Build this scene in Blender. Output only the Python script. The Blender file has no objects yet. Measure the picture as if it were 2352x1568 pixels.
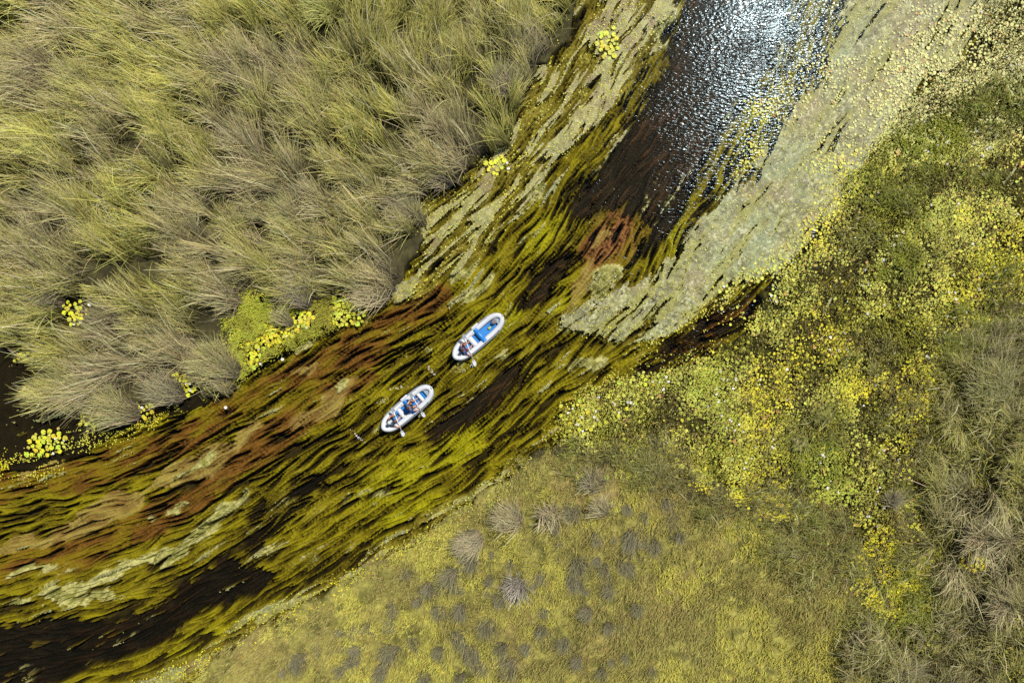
import bpy, bmesh, math, random
import numpy as np
from mathutils import Vector, Matrix, Euler

R = math.radians
SC = bpy.context.scene
COL = SC.collection
rng = np.random.default_rng(11)
random.seed(5)

# ------------------------------------------------------------------ camera, sky, sun, exposure
cam_d = bpy.data.cameras.new("camera"); cam = bpy.data.objects.new("camera", cam_d); COL.objects.link(cam)
cam.location = (0, 0, 38); cam.rotation_euler = (0, 0, 0)
cam_d.sensor_width = 36; cam_d.lens = 24; cam_d.clip_start = 0.5; cam_d.clip_end = 3000
SC.camera = cam

SUN_AZ = math.atan2(18.3, 14.6)        # towards the upper right of the picture
SUN_EL = R(58.5)
world = bpy.data.worlds.new("World"); SC.world = world; world.use_nodes = True
wn = world.node_tree.nodes; wl = world.node_tree.links
sky = wn.new("ShaderNodeTexSky"); sky.sky_type = 'NISHITA'; sky.sun_disc = False
sky.sun_elevation = SUN_EL; sky.sun_rotation = math.pi/2 - SUN_AZ
wn["Background"].inputs[1].default_value = 0.085
wl.new(sky.outputs[0], wn["Background"].inputs[0])
sun_d = bpy.data.lights.new("sun", 'SUN'); sun_d.energy = 4.7; sun_d.angle = R(0.55); sun_d.color = (1.0, 0.95, 0.86)
sun = bpy.data.objects.new("sun", sun_d); COL.objects.link(sun)
sd = Vector((math.cos(SUN_AZ)*math.cos(SUN_EL), math.sin(SUN_AZ)*math.cos(SUN_EL), math.sin(SUN_EL)))
sun.rotation_euler = sd.to_track_quat('Z', 'Y').to_euler(); sun.location = sd*60
SC.view_settings.view_transform = 'Standard'; SC.view_settings.look = 'None'
SC.view_settings.exposure = 0.28; SC.view_settings.gamma = 1.0
cy = SC.cycles
cy.max_bounces = 6; cy.diffuse_bounces = 2; cy.glossy_bounces = 2; cy.transmission_bounces = 3
cy.transparent_max_bounces = 8; cy.caustics_reflective = False; cy.caustics_refractive = False
cy.use_denoising = False
cy.use_adaptive_sampling = False

# ------------------------------------------------------------------ helpers
SCL = 2352/57.0
def w2d(x, y): return x*SCL + 1176, 784 - y*SCL
def d2w(x, y): return (x-1176)/SCL, (784-y)/SCL
def ss(a, b, x):
    t = np.clip((x-a)/(b-a), 0, 1); return t*t*(3-2*t)

_tabs = {}
def vnoise(x, y, seed):
    if seed not in _tabs: _tabs[seed] = np.random.default_rng(1000+seed).random((256, 256)).astype(np.float32)
    T = _tabs[seed]
    xi = np.floor(x).astype(np.int64); yi = np.floor(y).astype(np.int64)
    fx = (x-xi).astype(np.float32); fy = (y-yi).astype(np.float32)
    fx = fx*fx*(3-2*fx); fy = fy*fy*(3-2*fy)
    x0 = xi & 255; x1 = (xi+1) & 255; y0 = yi & 255; y1 = (yi+1) & 255
    return (T[y0, x0]*(1-fx)+T[y0, x1]*fx)*(1-fy)+(T[y1, x0]*(1-fx)+T[y1, x1]*fx)*fy
def fbm(x, y, seed, octs=4, gain=0.5):
    a = 0; s = 0; f = 1.0; g = 1.0
    for o in range(octs):
        a = a + g*vnoise(x*f+17.3*o, y*f-9.1*o, seed+o); s += g; f *= 2.03; g *= gain
    return a/s

def node_mat(name, tint=True, color=(.5, .5, .5), rough=.6, spec=.5, nscale=6.0, namt=.25, bump=0.0, bscale=30.0,
             transl=0.0, detail=4.0, coat=0.0):
    """procedural material: own colour (attribute or constant) broken by noise, with bump"""
    m = bpy.data.materials.new(name); m.use_nodes = True
    n = m.node_tree.nodes; l = m.node_tree.links
    b = n["Principled BSDF"]; out = n["Material Output"]
    b.inputs["Roughness"].default_value = rough; b.inputs["Specular IOR Level"].default_value = spec
    if coat: b.inputs["Coat Weight"].default_value = coat; b.inputs["Coat Roughness"].default_value = .15
    tc = n.new("ShaderNodeTexCoord")
    nz = n.new("ShaderNodeTexNoise"); nz.inputs["Scale"].default_value = nscale; nz.inputs["Detail"].default_value = detail
    l.new(tc.outputs["Object"], nz.inputs["Vector"])
    mr = n.new("ShaderNodeMapRange"); mr.inputs[1].default_value = .25; mr.inputs[2].default_value = .75
    mr.inputs[3].default_value = 1-namt; mr.inputs[4].default_value = 1+namt
    l.new(nz.outputs[0], mr.inputs[0])
    mul = n.new("ShaderNodeVectorMath"); mul.operation = 'SCALE'
    if tint:
        at = n.new("ShaderNodeAttribute"); at.attribute_name = "tint"; l.new(at.outputs["Color"], mul.inputs[0])
    else:
        mul.inputs[0].default_value = color
    l.new(mr.outputs[0], mul.inputs[3])
    l.new(mul.outputs[0], b.inputs["Base Color"])
    if bump:
        nb = n.new("ShaderNodeTexNoise"); nb.inputs["Scale"].default_value = bscale; nb.inputs["Detail"].default_value = 5
        l.new(tc.outputs["Object"], nb.inputs["Vector"])
        bp = n.new("ShaderNodeBump"); bp.inputs["Strength"].default_value = 1.0; bp.inputs["Distance"].default_value = bump
        l.new(nb.outputs[0], bp.inputs["Height"]); l.new(bp.outputs[0], b.inputs["Normal"])
    if transl:
        tr = n.new("ShaderNodeBsdfTranslucent"); l.new(mul.outputs[0], tr.inputs[0])
        mx = n.new("ShaderNodeMixShader"); mx.inputs[0].default_value = transl
        l.new(b.outputs[0], mx.inputs[1]); l.new(tr.outputs[0], mx.inputs[2]); l.new(mx.outputs[0], out.inputs[0])
    return m

def tag(o, label=None, cat=None, group=None, kind=None):
    if label: o["label"] = label
    if cat: o["category"] = cat
    if group: o["group"] = group
    if kind: o["kind"] = kind
    return o

def mesh_np(name, verts, faces, mat, tint=None, smooth=False, k=None):
    """verts (N,3); faces (M,k) one size; tint (N,3)"""
    me = bpy.data.meshes.new(name)
    verts = np.ascontiguousarray(verts, np.float32); faces = np.ascontiguousarray(faces, np.int32)
    me.vertices.add(len(verts)); me.vertices.foreach_set("co", verts.ravel())
    M, k = faces.shape
    me.loops.add(M*k); me.loops.foreach_set("vertex_index", faces.ravel())
    me.polygons.add(M); me.polygons.foreach_set("loop_start", np.arange(M, dtype=np.int32)*k)
    me.polygons.foreach_set("loop_total", np.full(M, k, np.int32))
    if smooth: me.polygons.foreach_set("use_smooth", np.ones(M, bool))
    if tint is not None:
        a = me.attributes.new("tint", 'FLOAT_COLOR', 'POINT')
        c = np.ones((len(verts), 4), np.float32); c[:, :3] = tint; a.data.foreach_set("color", c.ravel())
    me.update(); me.validate()
    me.materials.append(mat)
    return me
def link(name, me, parent=None):
    o = bpy.data.objects.new(name, me); COL.objects.link(o)
    if parent: o.parent = parent
    return o

# ------------------------------------------------------------------ regions (traced outlines of the terrain, in map units)
LG = 0.2
LX = np.arange(-34, 34.01, LG); LY = np.arange(-25, 25.01, LG)
MX, MY = np.meshgrid(LX, LY)
DX, DY = w2d(MX, MY)
def ext(p):
    out = []
    for x, y in p:
        if x <= 0: x = -240
        if x >= 2352: x = 2352+240
        if y <= 0: y = -240
        if y >= 1568: y = 1568+240
        out.append((x, y))
    return out
def blur(a, n):
    for _ in range(n):
        b = np.pad(a, 1, mode='edge')
        a = (b[:-2, 1:-1]+b[2:, 1:-1]+b[1:-1, :-2]+b[1:-1, 2:]+b[1:-1, 1:-1]*2)/6
    return a
def poly(p, soft=3):
    p = ext(p); ins = np.zeros(DX.shape, bool)
    for i in range(len(p)):
        x0, y0 = p[i]; x1, y1 = p[(i+1) % len(p)]
        if y0 == y1: continue
        c = ((y0 > DY) != (y1 > DY)) & (DX < (x1-x0)*(DY-y0)/(y1-y0)+x0)
        ins ^= c
    return blur(ins.astype(np.float32), soft)
def band(p, w, soft=2):
    """p: polyline, w: half width(s)"""
    if not hasattr(w, '__len__'): w = [w]*len(p)
    best = np.full(DX.shape, 9.0)
    for i in range(len(p)-1):
        x0, y0 = p[i]; x1, y1 = p[i+1]; dx, dy = x1-x0, y1-y0
        t = np.clip(((DX-x0)*dx+(DY-y0)*dy)/(dx*dx+dy*dy), 0, 1)
        d = np.hypot(DX-x0-t*dx, DY-y0-t*dy)/(w[i]+(w[i+1]-w[i])*t)
        best = np.minimum(best, d)
    return blur((1-ss(.6, 1.4, best)).astype(np.float32), soft)
def spots(L, soft=1):
    a = np.zeros(DX.shape, np.float32)
    for s in L:
        x, y, rx, ry, ang = (list(s)+[0])[:5]
        c, sn = math.cos(R(ang)), math.sin(R(ang))
        u = (DX-x)*c-(DY-y)*sn; v = (DX-x)*sn+(DY-y)*c
        a = np.maximum(a, 1-ss(.6, 1.35, np.hypot(u/rx, v/ry)))
    return blur(a, soft)
def samp(a, x, y):
    fx = np.clip((x-LX[0])/LG, 0, len(LX)-1.001); fy = np.clip((y-LY[0])/LG, 0, len(LY)-1.001)
    i = fx.astype(int); j = fy.astype(int); fx = fx-i; fy = fy-j
    return (a[j, i]*(1-fx)+a[j, i+1]*fx)*(1-fy)+(a[j+1, i]*(1-fx)+a[j+1, i+1]*fx)*fy

north_bank = [(0, 0), (1345, 0), (1310, 70), (1240, 150), (1200, 210), (1185, 290), (1160, 345), (1080, 395), (1010, 425), (955, 455), (968, 520),
              (955, 590), (915, 650), (850, 700), (790, 680), (720, 690), (640, 680), (560, 690), (530, 730), (545, 790), (548, 850), (520, 910),
              (460, 915), (400, 925), (330, 955), (250, 950), (170, 935), (110, 910), (85, 860), (60, 810), (0, 775)]
south_edge = [(1206, 1067), (1096, 1157), (930, 1250), (781, 1340), (697, 1385), (598, 1440), (465, 1515), (365, 1568)]
P = {}
P['reed_l'] = poly(north_bank, 2)
P['green_l'] = poly([(520, 680), (600, 660), (700, 690), (830, 690), (820, 730), (740, 760), (660, 800), (590, 830), (545, 870), (520, 780)], 2)
P['meadow'] = poly(south_edge + [(500, 1568), (2010, 1568), (1990, 1450), (1940, 1340), (1850, 1250), (1750, 1210), (1640, 1170), (1540, 1110), (1430, 1070), (1300, 1040), (1240, 1050)], 3)
P['reed_r'] = poly([(2352, 740), (2230, 770), (2170, 830), (2150, 920), (2190, 1000), (2140, 1080), (2120, 1180), (2130, 1300), (2170, 1400), (2140, 1450),
                    (2020, 1430), (1950, 1400), (1900, 1568), (2352, 1568)], 4)
P['weedy_r'] = spots([(2230, 390, 100, 46, 20), (2070, 450, 70, 44, 40), (2000, 520, 60, 40, 0), (2300, 250, 70, 60, 30), (2090, 560, 60, 40, 0),
                      (1990, 800, 50, 40), (2080, 780, 60, 60), (2190, 730, 50, 30), (1900, 980, 60, 40), (1820, 1010, 40, 30), (2050, 950, 60, 50), (2300, 650, 50, 60),
                      (1790, 1150, 60, 30), (1900, 1200, 60, 40), (2050, 1130, 40, 60), (1430, 1100, 60, 25)])
P['lily'] = poly([(2352, 0), (2310, 0), (2230, 110), (2130, 200), (2030, 300), (1960, 400), (1900, 520), (1830, 600), (1740, 640), (1640, 770), (1500, 850), (1380, 880),
                  (1280, 950), (1320, 1020), (1450, 1050), (1560, 1085), (1620, 1130), (1700, 1150), (1780, 1200), (1850, 1190), (1920, 1250),
                  (1950, 1340), (2000, 1400), (2100, 1440), (2150, 1400), (2120, 1300), (2100, 1200), (2110, 1100), (2180, 1000), (2140, 930), (2150, 850), (2210, 780), (2352, 720)], 3)
P['mat_r'] = poly([(1985, 0), (2352, 0), (2260, 60), (2180, 150), (2080, 230), (2010, 340), (1940, 440), (1900, 520), (1840, 590), (1760, 640), (1700, 650),
                   (1620, 710), (1540, 770), (1470, 790), (1400, 790), (1330, 770), (1290, 740), (1340, 695), (1420, 660), (1510, 635), (1580, 550), (1650, 460),
                   (1730, 400), (1780, 300), (1880, 170)], 3)
P['mat_l'] = poly([(1345, 0), (1570, 0), (1530, 70), (1440, 200), (1350, 300), (1280, 380), (1210, 450), (1150, 530), (1080, 600), (1010, 650), (960, 690), (900, 690),
                   (955, 600), (968, 520), (955, 455), (1080, 395), (1170, 345), (1200, 220), (1310, 80)], 2)
P['mat_s'] = band(south_edge + [(260, 1600)], [22, 28, 27, 18, 28, 30, 26, 20, 14], 1)
P['deep'] = np.maximum.reduce([
    poly([(1615, 0), (1850, 0), (1812, 90), (1712, 230), (1652, 310), (1600, 400), (1560, 480), (1530, 550), (1480, 580), (1410, 550), (1340, 530), (1330, 480), (1385, 380), (1485, 250), (1570, 100)], 12),
    poly([(0, 1450), (120, 1440), (250, 1440), (330, 1420), (420, 1350), (500, 1300), (580, 1300), (620, 1330), (570, 1375), (480, 1395), (400, 1450), (330, 1500), (180, 1540), (0, 1568)], 2),
    band([(560, 1260), (620, 1190), (720, 1110)], [26, 38, 18], 2)*.5,
    band([(1000, 1000), (1080, 930), (1180, 850)], [22, 30, 12], 2)*.62,
    band([(870, 1260), (700, 1340)], [16, 16], 1)*.3,
    band([(1200, 700), (1300, 590), (1400, 500)], [16, 24, 30], 2)*.55,
    band([(1480, 850), (1600, 790), (1700, 720), (1762, 650)], [20, 36, 38, 18], 1)*.60,
    poly([(0, 790), (60, 810), (95, 880), (100, 950), (70, 1010), (0, 1040)], 2)])
P['brown'] = np.clip(np.maximum.reduce([
    band([(1010, 690), (900, 745), (780, 815), (640, 880), (540, 935), (420, 1000), (250, 1070), (120, 1100), (-200, 1150)], [34, 46, 46, 26, 28, 36, 36, 26, 26], 2),
    band([(850, 860), (760, 905), (680, 960), (600, 1030), (500, 1100), (400, 1170), (280, 1230), (150, 1275), (-200, 1340)], [18, 36, 40, 40, 36, 36, 36, 36, 40], 2),
    spots([(1410, 545, 80, 62, 50), (1375, 620, 46, 30, 50)], 2)*1.25,
    band([(1180, 430), (1060, 560), (960, 660)], [10, 16, 20], 1)*.6,
    band([(1280, 1010), (1180, 1090), (1080, 1190)], [8, 8, 8], 1)*.5,
    band([(1560, 800), (1640, 760), (1740, 670)], [20, 30, 12], 1)*.8]), 0, 1.2)
P['tan'] = np.maximum.reduce([
    spots([(740, 925, 95, 24, 38), (430, 1075, 110, 34, 24), (250, 1170, 95, 30, 22), (150, 1225, 75, 20, 18), (40, 1250, 60, 16, 12), (560, 1010, 60, 16, 38), (90, 1060, 60, 30, 20),
           (700, 840, 40, 12, 35), (1385, 545, 30, 16, 50)], 1),
    band([(1370, 600), (1330, 680), (1300, 740)], [20, 20, 14], 1)*.6])
P['pale'] = np.maximum.reduce([
    band([(560, 1145), (480, 1215), (400, 1268), (330, 1292)], [9, 15, 17, 10], 1),
    band([(330, 1292), (240, 1322), (190, 1345)], [7, 8, 10], 1)*.85,
    spots([(145, 1368, 44, 27, 12), (215, 1375, 40, 14, 30), (35, 1396, 36, 11, 12), (560, 1140, 24, 8, 38), (775, 885, 20, 16, 50), (465, 1055, 26, 14, 20), (400, 1165, 30, 9, 20),
           (330, 1185, 26, 8, 20), (845, 1135, 44, 9, 32), (780, 1160, 34, 8, 30), (1070, 1150, 40, 11, 30), (1390, 650, 40, 20, 50), (1350, 720, 40, 12, 35), (1330, 735, 50, 10, 40),
           (1340, 840, 50, 10, 30), (1150, 825, 22, 6, 40), (1165, 860, 20, 6, 35), (1060, 620, 40, 12, 45), (1100, 660, 46, 11, 45), (1230, 420, 40, 16, 48), (1290, 330, 50, 16, 48),
           (1380, 230, 50, 16, 52), (1530, 60, 50, 18, 60), (60, 1320, 60, 8, 15), (930, 820, 28, 7, 34), (985, 810, 20, 6, 30), (760, 730, 36, 6, 25), (690, 800, 40, 6, 30)], 1)])
P['lime'] = np.maximum.reduce([spots([(1060, 1020, 90, 36, 35), (900, 1110, 110, 40, 30), (1250, 530, 60, 30, 50), (1150, 740, 60, 30, 45), (940, 1180, 80, 22, 32), (1300, 700, 40, 30, 45),
                               (450, 1480, 90, 20, 30), (340, 1190, 40, 20, 20), (1560, 560, 30, 50, 0), (1740, 280, 40, 60, 0)], 3)])

fringe_line = [(1215, 1070), (1300, 1035), (1430, 1050), (1540, 1090), (1640, 1150), (1750, 1195), (1850, 1235), (1940, 1330), (1990, 1440)]
P['fringe'] = np.maximum(band(fringe_line, [14, 30, 40, 50, 50, 60, 80, 70, 60], 3),
                         band([(2330, 745), (2215, 775), (2150, 850), (2140, 930), (2180, 1000), (2110, 1100), (2100, 1200), (2120, 1300), (2150, 1420), (2040, 1440)], [40, 40, 40, 44, 50, 50, 44, 44, 50, 50], 3))
sidech = band([(1440, 848), (1560, 802), (1660, 748), (1764, 650)], [24, 42, 44, 24], 1)
# coarse terrain classification
land = np.clip(P['reed_l'] + P['meadow'] + P['reed_r'] + P['weedy_r']*.35 + P['fringe']*.8*(1-sidech), 0, 1)
padbay = spots([(650, 765, 100, 44, 28), (795, 715, 60, 36), (590, 815, 54, 30, 50), (412, 890, 50, 42), (330, 945, 50, 24, 20), (110, 1015, 60, 34, 10), (175, 722, 40, 44), (1135, 378, 44, 30, 20),
                (1395, 100, 40, 50), (1160, 18, 50, 34), (240, 960, 80, 26, 15)], 1)
chan_p = poly([(1345, 0), (1310, 70), (1240, 150), (1190, 280), (1160, 345), (1010, 425), (955, 455), (965, 560), (915, 650), (850, 700), (740, 745), (640, 800), (560, 860),
               (500, 920), (400, 960), (300, 990), (200, 1040), (100, 1080), (0, 1100), (0, 1568), (330, 1568), (465, 1530), (598, 1455), (697, 1400), (781, 1355), (930, 1270), (1096, 1180), (1215, 1085),
               (1300, 1010), (1340, 950), (1450, 900), (1600, 840), (1700, 780), (1780, 690), (1850, 620), (1950, 500), (2050, 370), (2180, 230), (2352, 60), (2352, 0)], 2)
P['chan'] = chan_p

# flow directions of the river
FL = [(1700, 100, 58), (1850, 150, 66), (1760, 300, 64), (1600, 100, 57), (1500, 200, 55), (1400, 340, 54), (1300, 450, 54), (1450, 500, 58), (1550, 600, 62), (1200, 650, 46), (1100, 800, 42), (1200, 800, 47),
      (900, 750, 27), (700, 900, 32), (500, 1050, 31), (200, 1150, 20), (0, 1200, 15), (300, 1300, 24), (600, 1200, 35), (900, 1050, 37), (1100, 1000, 37), (1300, 850, 40), (1400, 750, 40), (1500, 850, 26),
      (1650, 750, 36), (1750, 650, 55), (200, 1450, 14), (500, 1400, 29), (700, 1350, 33), (1250, 500, 52), (1100, 600, 46), (1000, 560, 48), (1200, 300, 52), (1400, 100, 58), (0, 1520, 6), (1350, 930, 30),
      (1000, 1200, 34), (750, 1000, 34), (350, 980, 24), (0, 1060, 14), (1900, 300, 55), (1800, 500, 48), (2100, 100, 60), (1000, 640, 42), (800, 780, 27), (600, 880, 30)]
num = np.zeros(DX.shape, complex); den = np.zeros(DX.shape)
for x, y, a in FL:
    w = 1/((DX-x)**2+(DY-y)**2+60**2)**1.6
    num += w*np.exp(1j*R(a)); den += w
FANG = np.angle(num/den).astype(np.float32)

# ------------------------------------------------------------------ fine grid and flow-aligned noise
G = 0.05
GX = np.arange(-31.5, 31.5, G, dtype=np.float32); GY = np.arange(-22, 22, G, dtype=np.float32)
X, Y = np.meshgrid(GX, GY); ny, nx = X.shape
A = samp(FANG, X, Y)
wob = (fbm(X*.9, Y*.9, 3, 2)-.5)*.55 + (vnoise(X*2.6, Y*2.6, 8)-.5)*.34
A = (A+wob).astype(np.float32)
CA, SA = np.cos(A), np.sin(A)
def lic(imgs, lens, step=1.0):
    """average every image along the flow; lens in metres (half length)"""
    acc = [im.copy() for im in imgs]; wt = [1.0]*len(imgs)
    nmax = int(max(lens)/(G*step))
    for sgn in (1, -1):
        px, py = np.meshgrid(np.arange(nx, dtype=np.float32), np.arange(ny, dtype=np.float32))
        for s in range(1, nmax+1):
            ix = np.clip(px+.5, 0, nx-1).astype(np.int32); iy = np.clip(py+.5, 0, ny-1).astype(np.int32)
            px += sgn*step*CA[iy, ix]; py += sgn*step*SA[iy, ix]
            ix = np.clip(px+.5, 0, nx-1).astype(np.int32); iy = np.clip(py+.5, 0, ny-1).astype(np.int32)
            for k, im in enumerate(imgs):
                q = s*G*step/lens[k]
                if q < 1:
                    w = 1-q*q if sgn == 1 else (1-q)**2      # blunt at the upstream end, drawn out downstream
                    acc[k] += w*im[iy, ix]
                    if sgn == 1: pass
                    wt[k] += w
    out = []
    for k in range(len(imgs)):
        a = acc[k]/wt[k]; m, s = a.mean(), a.std(); out.append((a-m)/s)
    return out
fib = rng.random((ny, nx)).astype(np.float32)
n1 = vnoise(X*6.6, Y*6.6, 21); n2 = vnoise(X*12.5, Y*12.5, 22); n3 = vnoise(X*2.0, Y*2.0, 23)
l1, l2, l3, lf = lic([n1, n2, n3, fib], [1.35, .85, 2.7, .45], 1.0)
fine = samp(np.clip(P['brown'], 0, 1), X, Y)*.5
wv = (.62-.3*fine)*l1+(.46+.35*fine)*l2+.36*l3
wv /= wv.std()

sx = X+(fbm(X*.8, Y*.8, 31, 3)-.5)*1.2; sy = Y+(fbm(X*.8, Y*.8, 36, 3)-.5)*1.2
sharp = lambda m, k=.28: ss(.5-k, .5+k, m)
M = {k: samp(v, sx, sy) for k, v in P.items() if k in ('brown', 'tan', 'pale', 'lime', 'deep', 'mat_r', 'mat_l', 'mat_s', 'chan', 'lily', 'green_l')}
st = .30*l1+.20*l3
brown = sharp(M['brown']+.34*st+.10*l2, .3)
deep = np.clip(M['deep']*(1-.35*ss(350, 560, w2d(X, Y)[1])*ss(1250, 1350, w2d(X, Y)[0]))+.27*st, 0, 1)
sdc = samp(sidech, X, Y)
mat = (1-sdc)*np.maximum.reduce([M['mat_r'], M['mat_l']*.92, M['mat_s']*1.1])
mat_n = mat+.13*l3+.15*l1+.06*l2+.12*(fbm(X*1.2, Y*1.2, 40, 3)-.5)
mat_n = mat_n+.26*(vnoise(X*6, Y*6, 42)-.5)+.22*(vnoise(X*14, Y*14, 43)-.5)+.05*lf
pale_h = sharp(M['pale']*.9+.16*l3+.12*l1+.3*(fbm(X*4, Y*4, 44, 3)-.5)+.16*(vnoise(X*12, Y*12, 45)-.5), .12)
tan_h = sharp(M['tan']+.10*l3+.3*(fbm(X*2, Y*2, 47, 3)-.5), .14)

# ---- submerged weed, a relief of combed tufts over a dark bed
redp = samp(spots([(1410, 545, 80, 62, 50), (1375, 620, 46, 30, 50)], 2), sx, sy)
thr = -0.82+2.9*deep*(1-.75*redp)-.5*tan_h-.55*brown-.9*ss(.15, .5, np.maximum.reduce([M['mat_r'], M['mat_l'], M['mat_s']]))*(1-sdc)
cov = wv-thr
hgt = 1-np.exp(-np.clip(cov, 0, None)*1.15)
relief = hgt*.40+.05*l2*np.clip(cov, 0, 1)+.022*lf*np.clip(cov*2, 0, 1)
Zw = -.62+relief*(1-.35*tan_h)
floor_h = .55+.30*l1+.22*l2+.12*lf
Zw = np.where(cov < 0, -.62+np.clip(cov, -1.5, 0)*.9, Zw)
Zf = -1.12+.16*floor_h; low = Zf > Zw; Zw = np.maximum(Zw, Zf)
Zw = Zw+ (pale_h*.10+tan_h*.08)
Zw = np.minimum(Zw, -.035+.0*X)
olive = np.stack([.115, .112, .004], 0)[:, None, None]
def C(*c): return np.array(c, np.float32)[:, None, None]
def mix(a, b, t): return a*(1-t)+b*t
big = fbm(X*.22, Y*.22, 60, 3); mid = fbm(X*1.1, Y*1.1, 64, 3)
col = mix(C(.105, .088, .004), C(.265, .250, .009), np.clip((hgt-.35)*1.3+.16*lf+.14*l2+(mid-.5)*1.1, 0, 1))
col = mix(col, C(.36, .38, .010), np.clip(M['lime']*.8*np.clip(hgt*1.2, 0, 1), 0, 1))
bcol = mix(C(.055, .026, .006), C(.185, .092, .022), np.clip(hgt*.8+.2*l2+.15*lf, 0, 1))
bcol = mix(bcol, C(.27, .135, .075), redp*.8)
bcol = mix(bcol, C(.20, .165, .008), ss(.25, .85, .35*l3+.15*l1+.45+(mid-.5))*.8)
col = mix(col, bcol, brown)
dcol = mix(C(.012, .007, .005), C(.085, .055, .010), np.clip(.5+.4*l2+.2*lf-deep, 0, 1))
col = mix(col, dcol, np.clip(deep*1.1-.15, 0, 1)*.85*(1-redp))
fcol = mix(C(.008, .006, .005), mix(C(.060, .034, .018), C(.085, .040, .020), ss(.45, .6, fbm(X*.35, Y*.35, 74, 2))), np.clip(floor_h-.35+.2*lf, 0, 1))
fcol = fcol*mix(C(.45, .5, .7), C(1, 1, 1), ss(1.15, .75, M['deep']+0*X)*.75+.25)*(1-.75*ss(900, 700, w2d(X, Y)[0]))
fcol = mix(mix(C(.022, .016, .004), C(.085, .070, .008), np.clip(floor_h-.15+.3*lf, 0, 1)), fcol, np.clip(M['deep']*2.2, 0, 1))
low = low | (cov < 0)
col = np.where(low, fcol, col)
tcol = mix(C(.20, .13, .055), C(.36, .31, .13), np.clip(mid*1.2-.1+.25*l2+.12*lf, 0, 1))
col = mix(col, tcol, tan_h*.85)
pcol = mix(C(.22, .24, .08), C(.50, .52, .34), np.clip((fbm(X*5, Y*5, 70, 3)-.3)*1.8+ss(.9, .5, M['pale'])*.4, 0, 1))
mm = np.maximum.reduce([M['mat_r'], M['mat_l'], M['mat_s']])*(1-sdc)
near = np.clip(ss(.08, .42, mm+.10*l1)*.9*np.clip(hgt*1.3, 0, 1), 0, 1)
col = mix(col, mix(C(.15, .135, .018), C(.30, .28, .075), np.clip((mid-.3)*1.6+.15*l2+(fib-.5)*.5, 0, 1)), near)
col = mix(col, pcol, pale_h)
sel = (M['chan'] > .05) | (M['lily'] > .25) | (deep > .3)
quadsel = sel[:-1, :-1] & (Zw[:-1, :-1] > -1.9)
def grid_mesh(name, Z, colr, qsel, mat_, smooth=True):
    idx = np.arange(ny*nx).reshape(ny, nx)
    q = np.stack([idx[:-1, :-1][qsel], idx[:-1, 1:][qsel], idx[1:, 1:][qsel], idx[1:, :-1][qsel]], 1)
    used = np.zeros(ny*nx, bool); used[q.ravel()] = True
    remap = np.cumsum(used)-1
    V = np.stack([X.ravel()[used], Y.ravel()[used], Z.ravel()[used]], 1)
    T = np.stack([colr[i].ravel()[used] for i in range(3)], 1)
    return mesh_np(name, V, remap[q], mat_, T, smooth)
m_weed = node_mat("waterweed", rough=.75, spec=.2, nscale=9, namt=.22, bump=.02, bscale=26)
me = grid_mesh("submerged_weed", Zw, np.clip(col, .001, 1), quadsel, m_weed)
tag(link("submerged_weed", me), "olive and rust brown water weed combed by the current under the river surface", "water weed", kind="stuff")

# ---- pale floating algae mats at the surface
hole_n = fbm(X*2.2, Y*2.2, 99, 3)+.09*ss(1500, 1300, w2d(X, Y)[0])+.08*(vnoise(X*12, Y*12, 98)-.5)
mrag = fbm(X*4.5, Y*4.5, 80, 4); mbig = fbm(X*.5, Y*.5, 85, 3)
Zm = .012+.05*(mrag-.5)+.035*np.clip(mat_n-.5, 0, 1)+.015*(fib-.5)+.03*(fbm(X*1.6, Y*1.6, 86, 2)-.5)
mc = mix(C(.085, .080, .018), C(.275, .265, .085), np.clip((mrag-.30)*2.3+(fib-.5)*.7+.10*l2, 0, 1))
mc = mix(mc, C(.20, .245, .11), np.clip((mbig-.42)*3, 0, 1)*.6)
mc = mix(mc, C(.20, .145, .06), np.clip((fbm(X*.6+40, Y*.6, 90, 3)-.54)*5, 0, 1)*.5)
mc = mix(mc, C(.085, .08, .014)*(.6+.8*fib), ss(.60, .74, hole_n)*.75)
mc = mix(mc, C(.46, .45, .26), ss(.62, .72, vnoise(X*10, Y*10, 92)*.6+.4*fbm(X*1.5, Y*1.5, 93, 2))*.6)
mc = mix(mc, C(.09, .085, .02), ss(.62, .75, fbm(X*5, Y*5, 94, 3))*.55)
edge = np.exp(-((mat_n-.52)/.05)**2)
mc = mix(mc, C(.50, .50, .32), np.clip(edge*ss(.4, .6, fbm(X*1.3, Y*1.3, 95, 2)), 0, 1)*.8)
# left band and lower end: yellow-green, streaked open by the current
lw = np.maximum(M['mat_l']*(M['mat_r'] < .2), M['mat_s'])
mc = mix(mc, C(.24, .21, .035)*(.5+1.0*mrag), lw*.55)
mc = mix(mc, C(.19, .18, .012)*(.7+.6*mrag), np.clip(ss(.1, -1.3, l3+.4*l1)*.7+ss(.68, .52, mat_n)*.5, 0, 1))
mc = mix(mc, C(.12, .07, .02), ss(.56, .70, fbm(X*.9+9, Y*.9, 97, 3))*.6*lw)
lower = ss(1700, 1300, w2d(X, Y)[0])
holes = ss(.74, .80, hole_n)
streak = np.where(lw > .3, (.55*l1+.45*l3+.2*l2) < .22+.9*(fbm(X*.7, Y*.7, 87, 2)-.5)+.5*(mrag-.5)+.25*(vnoise(X*9, Y*9, 96)-.5), wv < -2.3+1.5*lower)
stk_r = (M['mat_r'] > .2) & (M['mat_r'] < .80) & (wv < -.6+.7*lower)
msel = (mat_n > .56+.10*(l3 < -.6)) & ~streak & ~stk_r
msel &= (P['chan'] is not None)
me = grid_mesh("algae_mat", Zm, np.clip(mc, .001, 1), msel[:-1, :-1],
               node_mat("algae", rough=.38, spec=.42, nscale=14, namt=.3, bump=.03, bscale=22))
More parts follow.
